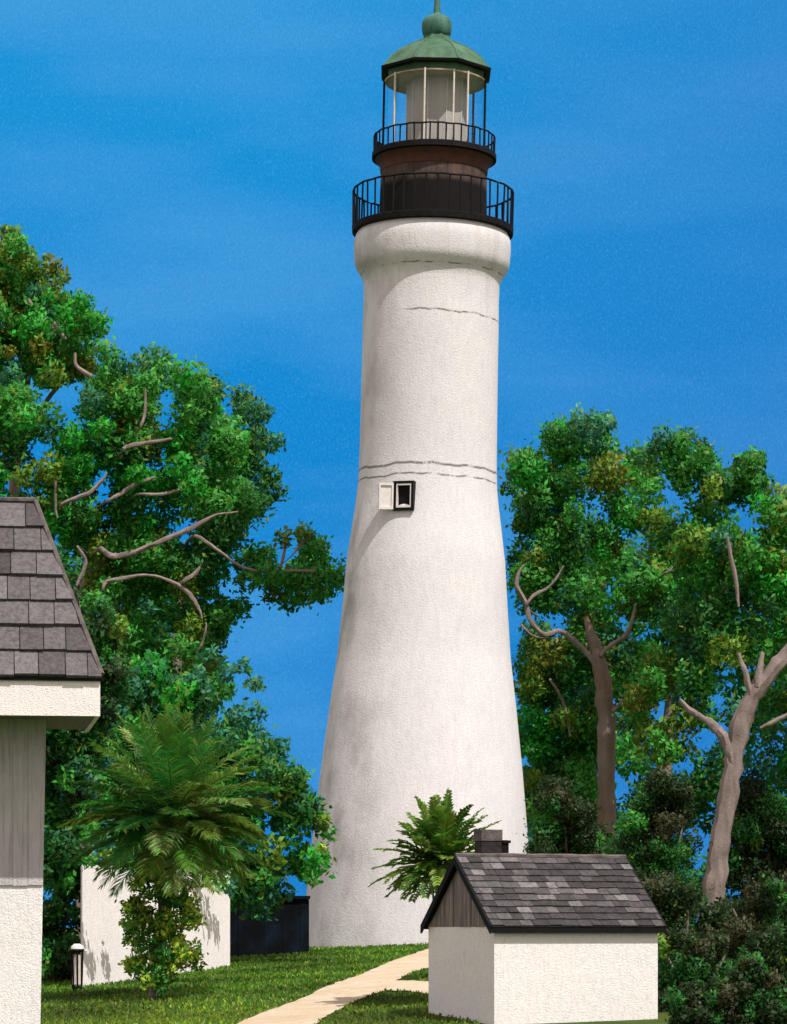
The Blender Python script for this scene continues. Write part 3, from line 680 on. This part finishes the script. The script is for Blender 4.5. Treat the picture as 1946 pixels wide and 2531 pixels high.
# 2 broad spreading tree with grey limbs
tree('tree', 'broad bright green tree with grey twisting limbs between the house roof and the lighthouse', 'tree', (240, 2360), 76,
     [dict(polys=[[(60, 1300), (0, 1280), (-90, 1250), (-90, 980), (40, 950), (150, 1020), (230, 960), (290, 860), (380, 850), (470, 900), (560, 960), (600, 1060), (620, 1200), (640, 1290), (690, 1280), (780, 1310), (855, 1400), (850, 1460), (770, 1500), (660, 1540), (600, 1530), (550, 1560), (560, 1600), (520, 1680), (420, 1760), (220, 1780), (200, 1650), (250, 1550), (180, 1400), (130, 1320)]],
           D=76, depth=1.6, dens=2.9, rr=(26, 56), weights=dict(M=5, N=4, G=3, O=3.6, B=.5, D=1.8, T=.9), seed=5, cov=.95,
           extra=[(250, 870, 30, 'N', 75), (265, 925, 34, 'M', 75), (305, 905, 30, 'T', 75), (225, 965, 28, 'M', 75), (230, 1010, 36, 'N', 75), (290, 980, 36, 'O', 75), (340, 960, 34, 'M', 75), (30, 930, 34, 'T', 77), (60, 985, 36, 'M', 77), (410, 915, 36, 'N'), (455, 930, 34, 'G', 74), (350, 900, 30, 'L'), (400, 880, 24, 'L'), (440, 1150, 34, 'G', 74), (250, 1060, 34, 'G', 74), (340, 1170, 26, 'G', 74), (60, 1040, 30, 'G', 74), (480, 1200, 28, 'G', 74), (180, 1080, 34, 'G', 74), (120, 1160, 40, 'O', 74), (60, 1180, 40, 'O', 74), (700, 1330, 26, 'O', 74), (745, 1320, 26, 'O', 74), (800, 1420, 26, 'N'), (835, 1430, 22, 'T'), (640, 1370, 30, 'M'), (610, 1440, 34, 'N'), (600, 1500, 28, 'M'), (680, 1470, 28, 'O'), (720, 1490, 24, 'M'), (560, 1520, 30, 'N'), (660, 1420, 36, 'M', 74), (450, 1600, 40, 'N', 74), (500, 1640, 36, 'M')],
           holes=[(425, 1000, 12), (505, 1100, 8), (640, 1340, 24), (560, 1440, 22), (660, 1480, 18), (430, 1490, 24), (185, 1480, 10), (110, 1120, 12)])],
     [(75.5, (215, 2380, 28), (205, 2000, 24), (200, 1700, 20), (190, 1560, 15), (215, 1430, 12), (280, 1370, 10))],
     GL, limbs2=[(73.9, (150, 1250, 6), (190, 1230, 8), (225, 1215, 9), (255, 1185, 6), (265, 1168, 3)),
      
      (73.9, (250, 1355, 7), (275, 1375, 12), (330, 1365, 10), (380, 1345, 9), (455, 1315, 10), (500, 1290, 9), (540, 1272, 5), (590, 1265, 3)),
      (73.9, (485, 1325, 7), (545, 1365, 6), (600, 1402, 5), (650, 1412, 5), (690, 1410, 4), (780, 1412, 5)),
      (73.9, (690, 1410, 5), (705, 1350, 6), (700, 1315, 3)), (73.9, (720, 1375, 2), (745, 1345, 6), (775, 1310, 3)),
      (73.9, (252, 1462, 4), (262, 1440, 8), (300, 1430, 8), (370, 1422, 5), (430, 1440, 7), (470, 1470, 9), (492, 1505, 6), (500, 1530, 3)),
      (73.9, (450, 1440, 7), (480, 1420, 9), (495, 1400, 4)),
      (73.9, (192, 1350, 3), (212, 1390, 7), (190, 1450, 6), (200, 1470, 3)),
      (73.9, (305, 1115, 4), (312, 1105, 8), (360, 1095, 8), (425, 1085, 5)), (73.9, (345, 1060, 4), (358, 1020, 6), (360, 960, 3)), 
      (73.9, (262, 1240, 5), (300, 1220, 8), (340, 1195, 8), (385, 1180, 5)), (73.9, (340, 1222, 5), (400, 1222, 7), (445, 1210, 4)), (73.9, (140, 1180, 4), (138, 1260, 5), (143, 1280, 3)),
      (73.9, (510, 1540, 3), (500, 1590, 5), (485, 1610, 4))])
# 3 dark teal round tree
tree('tree', 'dark blue-green rounded tree top behind the broad bright green tree', 'tree', (600, 2340), 86,
     [dict(polys=[[(450, 1000), (510, 930), (580, 950), (650, 990), (700, 1080), (705, 1180), (690, 1280), (640, 1320), (560, 1350), (480, 1300), (440, 1150)]],
           D=86, depth=1.5, dens=2.6, rr=(26, 44), weights=dict(T=4, D=4, M=1, O=.5), seed=9,
           extra=[(530, 950, 22, 'T'), (600, 975, 28, 'T'), (650, 1020, 30, 'T'), (680, 1090, 26, 'T')], holes=[(550, 1010, 10)])],
     [(86, (440, 2360, 22), (430, 1900, 18), (450, 1500, 14), (530, 1250, 9), (580, 1080, 4))], GL)
# 4 dark tree behind the palm, sloping down toward the tower
tree('tree', 'dense deep green tree behind the palm, sloping down to the tower foot', 'tree', (560, 2350), 62,
     [dict(polys=[[(240, 1640), (400, 1600), (520, 1660), (600, 1740), (660, 1800), (720, 1880), (790, 1970), (825, 2040), (800, 2130), (760, 2200), (750, 2260), (560, 2260), (300, 2260), (220, 2100), (230, 1800)]],
           D=62, depth=1.0, dens=3.4, rr=(28, 52), weights=dict(D=4, T=3, M=4, N=1.5, G=.6, O=.8), leaf=(.11, .2), seed=12,
           extra=[(560, 1660, 26, 'T'), (600, 1650, 24, 'T'), (520, 1620, 26, 'T'), (628, 1690, 24, 'L'), (560, 1700, 30, 'N'), (635, 1760, 26, 'T'), (690, 1850, 28, 'T'), (740, 1920, 28, 'M'), (780, 1990, 26, 'T'), (800, 2030, 22, 'O', 61), (812, 2060, 22, 'N', 61), (800, 2100, 16, 'Y', 61), (780, 2120, 24, 'G', 61), (770, 2170, 24, 'M', 61), (545, 2175, 26, 'M', 58.6), (505, 2165, 26, 'O', 58.4), (570, 2200, 20, 'T', 59)],
           holes=[(755, 2185, 6)])],
     [(62, (520, 2380, 20), (515, 2200, 18), (500, 2000, 13), (480, 1800, 8), (470, 1700, 3)), (62, (510, 2100, 11), (600, 1990, 7), (700, 1950, 3))], GL)
# 5 dark narrow tree beside the house
tree('tree', 'very dark narrow tree filling the gap beside the white house wall', 'tree', (170, 2440), 57,
     [dict(polys=[[(40, 1500), (200, 1420), (300, 1500), (320, 1700), (280, 1850), (245, 2050), (240, 2150), (215, 2290), (200, 2420), (60, 2420), (60, 1800)]],
           D=57, depth=.8, dens=3.4, rr=(24, 42), weights=dict(K=3, D=5, M=2.5, T=1.5, O=.6), leaf=(.09, .17), seed=21, extra=[(140, 2420, 32, 'R'), (165, 2405, 26, 'R'), (222, 2128, 22, 'M', 53.2), (262, 2122, 26, 'O', 53.2), (305, 2135, 24, 'M', 53.4), (345, 2140, 24, 'N', 54)],
           holes=[(215, 2300, 10), (125, 2200, 8), (190, 2230, 8)])],
     [(57, (212, 2440, 9), (214, 2300, 9), (222, 2150, 12), (210, 1900, 9), (190, 1600, 4))], GL)

tree('tree', 'green tree farther back, filling the space under the broad left tree', 'tree', (330, 2350), 92,
     [dict(polys=[[(60, 1380), (250, 1300), (480, 1380), (560, 1480), (530, 1640), (600, 1760), (640, 1900), (640, 2250), (60, 2250)]],
           D=92, depth=1.5, dens=2.6, rr=(34, 60), weights=dict(M=4, D=3, T=3, N=2, G=1), leaf=(.17, .28), seed=71, cov=.8, holes=[(540, 1560, 30)])],
     [(92, (330, 2360, 21), (330, 2000, 18), (320, 1700, 12), (310, 1500, 4))], GL)
# right-hand trees
tree('tree', 'hazy green tree farther back between the two right-hand trunks', 'tree', (1640, 2340), 92,
     [dict(polys=[[(1290, 1480), (1400, 1300), (1600, 1250), (1800, 1300), (2060, 1400), (2060, 2260), (1300, 2260)]],
           D=92, depth=1.5, dens=2.2, rr=(34, 60), weights=dict(M=4, D=3, T=4, N=2, G=1.2), leaf=(.17, .28), seed=72, cov=.75,
           holes=[(1780, 1735, 24), (1640, 1770, 30), (1650, 1860, 24), (1930, 1800, 34), (1900, 1900, 20), (1380, 1560, 20), (1700, 1900, 20), (1560, 1940, 22), (1820, 1960, 16)])],
     [(92, (1650, 2360, 22), (1640, 2000, 18), (1660, 1700, 12), (1670, 1450, 4))], GR)
tree('tree', 'leafy tree with a brown forked trunk just right of the lighthouse', 'tree', (1500, 2300), 76,
     [dict(polys=[[(1240, 1220), (1255, 1150), (1310, 1110), (1345, 1130), (1350, 1060), (1400, 1030), (1500, 1020), (1540, 1070), (1600, 1110), (1660, 1200), (1690, 1400), (1650, 1560), (1600, 1640), (1560, 1700), (1540, 1830), (1560, 1960), (1480, 2060), (1380, 2080), (1300, 2100), (1285, 1900), (1270, 1700), (1262, 1500), (1250, 1350)]],
           D=78, depth=1.5, dens=2.7, rr=(26, 54), weights=dict(M=6, N=4, G=1.6, O=3, D=2.6, B=.5, T=1), seed=31,
           extra=[(1385, 1060, 30, 'L'), (1430, 1045, 32, 'L'), (1500, 1045, 30, 'L'), (1460, 1090, 36, 'T'), (1400, 1110, 30, 'L'), (1315, 1130, 28, 'T'), (1275, 1170, 26, 'T'), (1258, 1210, 22, 'D'), (1400, 1175, 30, 'G'), (1340, 1190, 36, 'N'), (1480, 1150, 40, 'N'), (1540, 1170, 30, 'G'), (1340, 1830, 44, 'K'), (1320, 1720, 40, 'D'), (1320, 1980, 44, 'D')],
           holes=[(1380, 1540, 34), (1460, 1400, 16), (1500, 1520, 26), (1515, 1390, 12), (1275, 1220, 8)])],
     [(75.2, (1490, 2340, 29), (1500, 2150, 26), (1500, 2060, 24), (1497, 1930, 22), (1500, 1800, 22), (1492, 1700, 21), (1478, 1620, 17), (1462, 1570, 12), (1448, 1524, 5)),
      ],
     GR, 'bark_brown', [(75.1, (1488, 1680, 10), (1465, 1632, 11), (1425, 1588, 11), (1385, 1560, 10), (1345, 1568, 10), (1312, 1535, 9), (1300, 1490, 9), (1278, 1450, 9), (1282, 1418, 6), (1298, 1395, 4)),
      (75.1, (1302, 1500, 5), (1322, 1470, 7), (1352, 1455, 5), (1375, 1430, 5), (1394, 1398, 3)),
      (75.1, (1484, 1625, 6), (1510, 1595, 8), (1545, 1572, 9), (1562, 1535, 7), (1572, 1490, 4)),
      (75.1, (1512, 1758, 8), (1560, 1722, 10), (1620, 1695, 11), (1660, 1655, 7), (1690, 1610, 8), (1712, 1575, 4)),
      (75.1, (1290, 1545, 4), (1315, 1570, 4), (1350, 1578, 3)), (76.6, (1360, 1680, 4), (1390, 1730, 6), (1410, 1820, 5)), (76.2, (1640, 1420, 4), (1680, 1390, 6), (1695, 1350, 3))])
tree('tree', 'tall leafy tree with a thick leaning grey trunk at the right edge', 'tree', (1760, 2300), 70,
     [dict(polys=[[(1560, 1180), (1590, 1080), (1650, 1050), (1720, 1060), (1770, 1110), (1800, 1180), (1830, 1120), (1880, 1110), (1905, 1200), (1960, 1220), (2080, 1230), (2080, 1750), (1946, 1760), (1900, 1720), (1800, 1640), (1700, 1650), (1640, 1600), (1600, 1450)],
                  [(1580, 1620), (1700, 1580), (1780, 1640), (1760, 1760), (1700, 1880), (1600, 1900), (1540, 1780)]],
           D=73, depth=1.4, dens=2.5, rr=(26, 54), weights=dict(M=6, N=4, G=1.4, O=3, D=2.6, B=.4, T=1.2), seed=41, cov=.95,
           extra=[(1640, 1085, 34, 'T'), (1700, 1085, 34, 'T'), (1745, 1110, 26, 'D'), (1600, 1130, 30, 'L'), (1850, 1150, 34, 'D'), (1880, 1140, 22, 'D'), (1870, 1190, 34, 'M'), (1845, 1210, 34, 'D'), (1920, 1250, 34, 'M'), (1700, 1160, 40, 'N'), (1790, 1200, 32, 'D')],
           holes=[(1710, 1240, 12), (1780, 1735, 20), (1640, 1780, 22), (1520, 1380, 10), (1655, 1405, 10), (1900, 1800, 26), (1830, 1650, 16)]),
      dict(polys=[[(1830, 1720), (2050, 1700), (2050, 1960), (1860, 1960)]], D=75, depth=1, dens=1.3, rr=(24, 44), weights=dict(M=4, N=4, G=1, T=2), seed=42, cov=.7)],
     [(70, (1748, 2340, 36), (1760, 2230, 32), (1772, 2150, 29), (1789, 2030, 25), (1812, 1900, 24), (1830, 1800, 24), (1855, 1730, 23), (1903, 1665, 20), (1960, 1600, 16), (2030, 1500, 10), (2050, 1400, 5)),
      (69.9, (1812, 1890, 10), (1792, 1830, 13), (1765, 1795, 12), (1735, 1772, 7), (1705, 1755, 8), (1680, 1728, 4)),
      (69.9, (1872, 1700, 12), (1880, 1650, 9), (1885, 1610, 4)), (69.9, (1855, 1715, 8), (1842, 1660, 7), (1825, 1615, 4)), (71, (1826, 1500, 3), (1820, 1440, 5), (1806, 1370, 5), (1798, 1325, 3)), (70, (1880, 1800, 4), (1920, 1780, 6), (1960, 1760, 4))], GR)

# understorey bushes, right
def bush(label, basepx, D, poly, w, seed, group, dens=3.2, rr=(22, 42), leaf=(.06, .12), stems=True, name='bush', cat='bush', extra=(), holes=()):
    b0 = P(*basepx, D); gz = ground(b0.x, D); gp = HY - (gz - EZ) / D * F
    e = empty(name, (b0.x, D, gz), label, cat, group)
    v, f, c, nn = crown([poly], D, .6, dens, rr, w, leaf, extra, holes, seed); mesh_obj('crown', v, f, M['leaf'], e, cols=c, nrm=nn)
    mb = MB(); xs_ = [p[0] for p in poly]; top = min(p[1] for p in poly)
    for k in range(3):
        tx = basepx[0] + (max(xs_) - min(xs_)) * .28 * (k - 1)
        limb(mb, [(basepx[0] + (k - 1) * 8, gp + 6, 7), (basepx[0] + (tx - basepx[0]) * .5, gp - (gp - top) * .3, 5), (tx, gp - (gp - top) * .65, 2.5)], D)
    mb.build('stem', M['bark'], e, True); return e
GB = 'dark bushes behind the small shed'
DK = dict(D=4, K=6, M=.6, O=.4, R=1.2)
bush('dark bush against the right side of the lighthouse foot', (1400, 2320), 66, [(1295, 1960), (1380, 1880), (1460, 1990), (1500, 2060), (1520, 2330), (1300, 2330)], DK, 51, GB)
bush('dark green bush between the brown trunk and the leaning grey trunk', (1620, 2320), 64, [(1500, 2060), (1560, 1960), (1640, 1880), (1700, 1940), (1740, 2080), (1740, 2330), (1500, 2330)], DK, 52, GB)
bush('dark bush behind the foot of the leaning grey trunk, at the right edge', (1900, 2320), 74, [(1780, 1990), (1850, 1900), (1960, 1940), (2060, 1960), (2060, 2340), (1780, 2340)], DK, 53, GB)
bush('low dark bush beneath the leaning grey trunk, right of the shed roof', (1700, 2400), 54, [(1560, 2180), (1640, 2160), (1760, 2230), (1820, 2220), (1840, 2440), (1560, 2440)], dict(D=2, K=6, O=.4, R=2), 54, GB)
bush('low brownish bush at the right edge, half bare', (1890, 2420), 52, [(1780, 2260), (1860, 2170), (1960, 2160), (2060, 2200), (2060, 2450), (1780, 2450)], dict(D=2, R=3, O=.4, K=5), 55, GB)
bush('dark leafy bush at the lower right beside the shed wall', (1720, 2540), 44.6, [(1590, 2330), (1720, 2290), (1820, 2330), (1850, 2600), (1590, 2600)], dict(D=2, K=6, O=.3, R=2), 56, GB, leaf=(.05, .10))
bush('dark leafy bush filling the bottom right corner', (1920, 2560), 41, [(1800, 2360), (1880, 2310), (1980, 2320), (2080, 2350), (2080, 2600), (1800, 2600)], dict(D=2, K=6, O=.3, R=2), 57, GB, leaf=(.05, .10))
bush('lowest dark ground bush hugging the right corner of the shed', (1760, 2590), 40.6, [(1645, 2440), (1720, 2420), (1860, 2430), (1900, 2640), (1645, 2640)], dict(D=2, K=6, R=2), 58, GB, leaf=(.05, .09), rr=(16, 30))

# ------------------------------------------------------------ palm
def frond(base, dirv, length, nl, leaf_l, leaf_w, droop, cpal, up=Vector((0, 0, 1))):
    """arching rachis with paired leaflets -> (verts, faces, cols)"""
    mb = MB(); dirv = dirv.normalized(); p = Vector(base); pts = [p.copy()]; d = dirv.copy(); n = 14; tang = [d.copy()]
    for i in range(n):
        d = (d + Vector((0, 0, -1)) * droop * (i / n) ** 1.2 / n * 2.2).normalized(); p = p + d * length / n; pts.append(p.copy()); tang.append(d.copy())
    rad = [.018 * (1 - .8 * i / n) * (length / 1.8) ** .5 for i in range(n + 1)]
    v0 = len(mb.f); mb.tube(pts, rad, 5); base_c = cpal[0]
    for i in range(v0, len(mb.f)): mb.c[i] = (*[x * 1.15 for x in base_c], 1)
    tone = random.choice(cpal)
    for k in range(nl):
        u = .14 + .86 * k / nl; q = u * n; i = min(int(q), n - 1); w = q - i
        c0 = pts[i].lerp(pts[i + 1], w); tg = tang[i]
        sdv = tg.cross(up); sdv = sdv.normalized() if sdv.length > .05 else Vector((1, 0, 0)); nv = sdv.cross(tg)
        ll = leaf_l * (math.sin(PI * (.18 + .78 * u)) ** .7) * random.uniform(.85, 1.1)
        for sg in (-1, 1):
            dr = (tg * (.45 + .5 * u) + sdv * sg * .85 + nv * random.uniform(.05, .4)).normalized()
            tip = c0 + dr * ll + Vector((0, 0, -1)) * ll * random.uniform(.12, .42); mid = c0 + dr * ll * .5 + nv * .0
            wv = dr.cross(nv).normalized() * leaf_w * .5 if dr.cross(nv).length > .01 else tg * leaf_w * .5
            cc_ = tuple(max(.004, x * random.uniform(.72, 1.3)) for x in (tone if random.random() < .75 else random.choice(cpal)))
            mb.add([c0 - wv * .4, mid - wv, tip, mid + wv, c0 + wv * .4], [(0, 1, 2, 3, 4)], cc_)
    return mb
PD = 49.0; pc = P(425, 1985, PD); pb = ground_hit(383, 2468); PD2 = pb.y
palm = empty('palm_tree', tuple(pb), 'bushy feather palm with a wide olive-green head in front of the white outbuilding', 'palm')
pc = P(430, 2010, PD2)
mb = MB(); pts = [pb + (pc - pb) * (k / 18) + Vector((.03 * math.sin(k), 0, -.1 if k == 0 else 0)) for k in range(19)]
rads = [.12 - .035 * k / 18 + (.012 if k % 2 else 0) for k in range(19)]; mb.tube(pts, rads, 10, .05); mb.build('trunk', M['bark'], palm, True)
pal = [(.085, .23, .024), (.13, .25, .03), (.05, .21, .028), (.17, .27, .034), (.04, .14, .02), (.14, .22, .03), (.30, .44, .13), (.045, .23, .034)]
golden = PI * (3 - 5 ** .5); NF = 92
for k in range(NF):
    f_ = (k + .5) / NF; el_ = R(88 - 132 * f_); az = k * golden
    dv = Vector((math.cos(az) * math.cos(el_), math.sin(az) * math.cos(el_), math.sin(el_)))
    ln = random.uniform(1.6, 1.95) * (1 if el_ > 0 else .85) * (1 - .13 * max(0, math.sin(el_)) ** 2)
    m_ = frond(pc + dv * .06 + Vector((0, 0, .12 - .3 * f_)), dv, ln, 50, .44, .024, random.uniform(.3, .6), pal)
    m_.build('frond', M['leaf'], palm, cols=True)

# leafy climber shrub round the palm trunk
e = empty('shrub', tuple(ground_hit(395, 2452)), 'yellow-green leafy shrub wrapped round the palm trunk', 'shrub')
v, f, c, nn = crown([[(310, 2170), (395, 2120), (470, 2180), (500, 2250), (485, 2330), (510, 2380), (480, 2430), (400, 2450), (330, 2430), (305, 2390), (315, 2330), (290, 2280)]],
                PD2 - .25, .28, 2.6, (16, 32), dict(Y=7, O=2, N=3, M=1, B=.4), (.07, .13), (), (), 61, .75); mesh_obj('foliage', v, f, M['leaf'], e, cols=c, nrm=nn)
mb = MB()
for k in range(5): limb(mb, [(385 + k * 5, 2462, 4), (350 + k * 22, 2360, 3), (340 + k * 30, 2240, 2)], PD2 - .2)
mb.build('stem', M['bark'], e, True)

# feathery shrub behind the shed chimney
BD = 45.5; b0 = P(1095, 2330, BD); b0.z = ground(b0.x, BD)
e = empty('fern_palm', tuple(b0), 'bright green feathery shrub rising behind the chimney of the small shed', 'shrub')
sp = [(.11, .23, .02), (.07, .17, .016), (.20, .31, .05), (.025, .075, .008), (.14, .22, .025)]
cen = P(1090, 2135, BD)
mb = MB()
for k in range(7):
    a_ = 2 * PI * k / 7; mb.tube([b0 + Vector((.05 * math.cos(a_), .05 * math.sin(a_), -.05)), cen + Vector((.16 * math.cos(a_), .12 * math.sin(a_), 0))], [.022, .014], 6)
mb.build('stem', M['bark'], e, True)
NF = 90
for k in range(NF):
    f_ = (k + .5) / NF; el_ = R(86 - 118 * f_); az = k * golden
    dv = Vector((math.cos(az) * math.cos(el_), math.sin(az) * math.cos(el_), math.sin(el_)))
    ln = random.uniform(.66, 1.08)
    m_ = frond(cen + dv * .08, dv, ln, 15, .22, .06, random.uniform(.3, 1.0), sp); m_.build('frond', M['leaf'], e, cols=True)
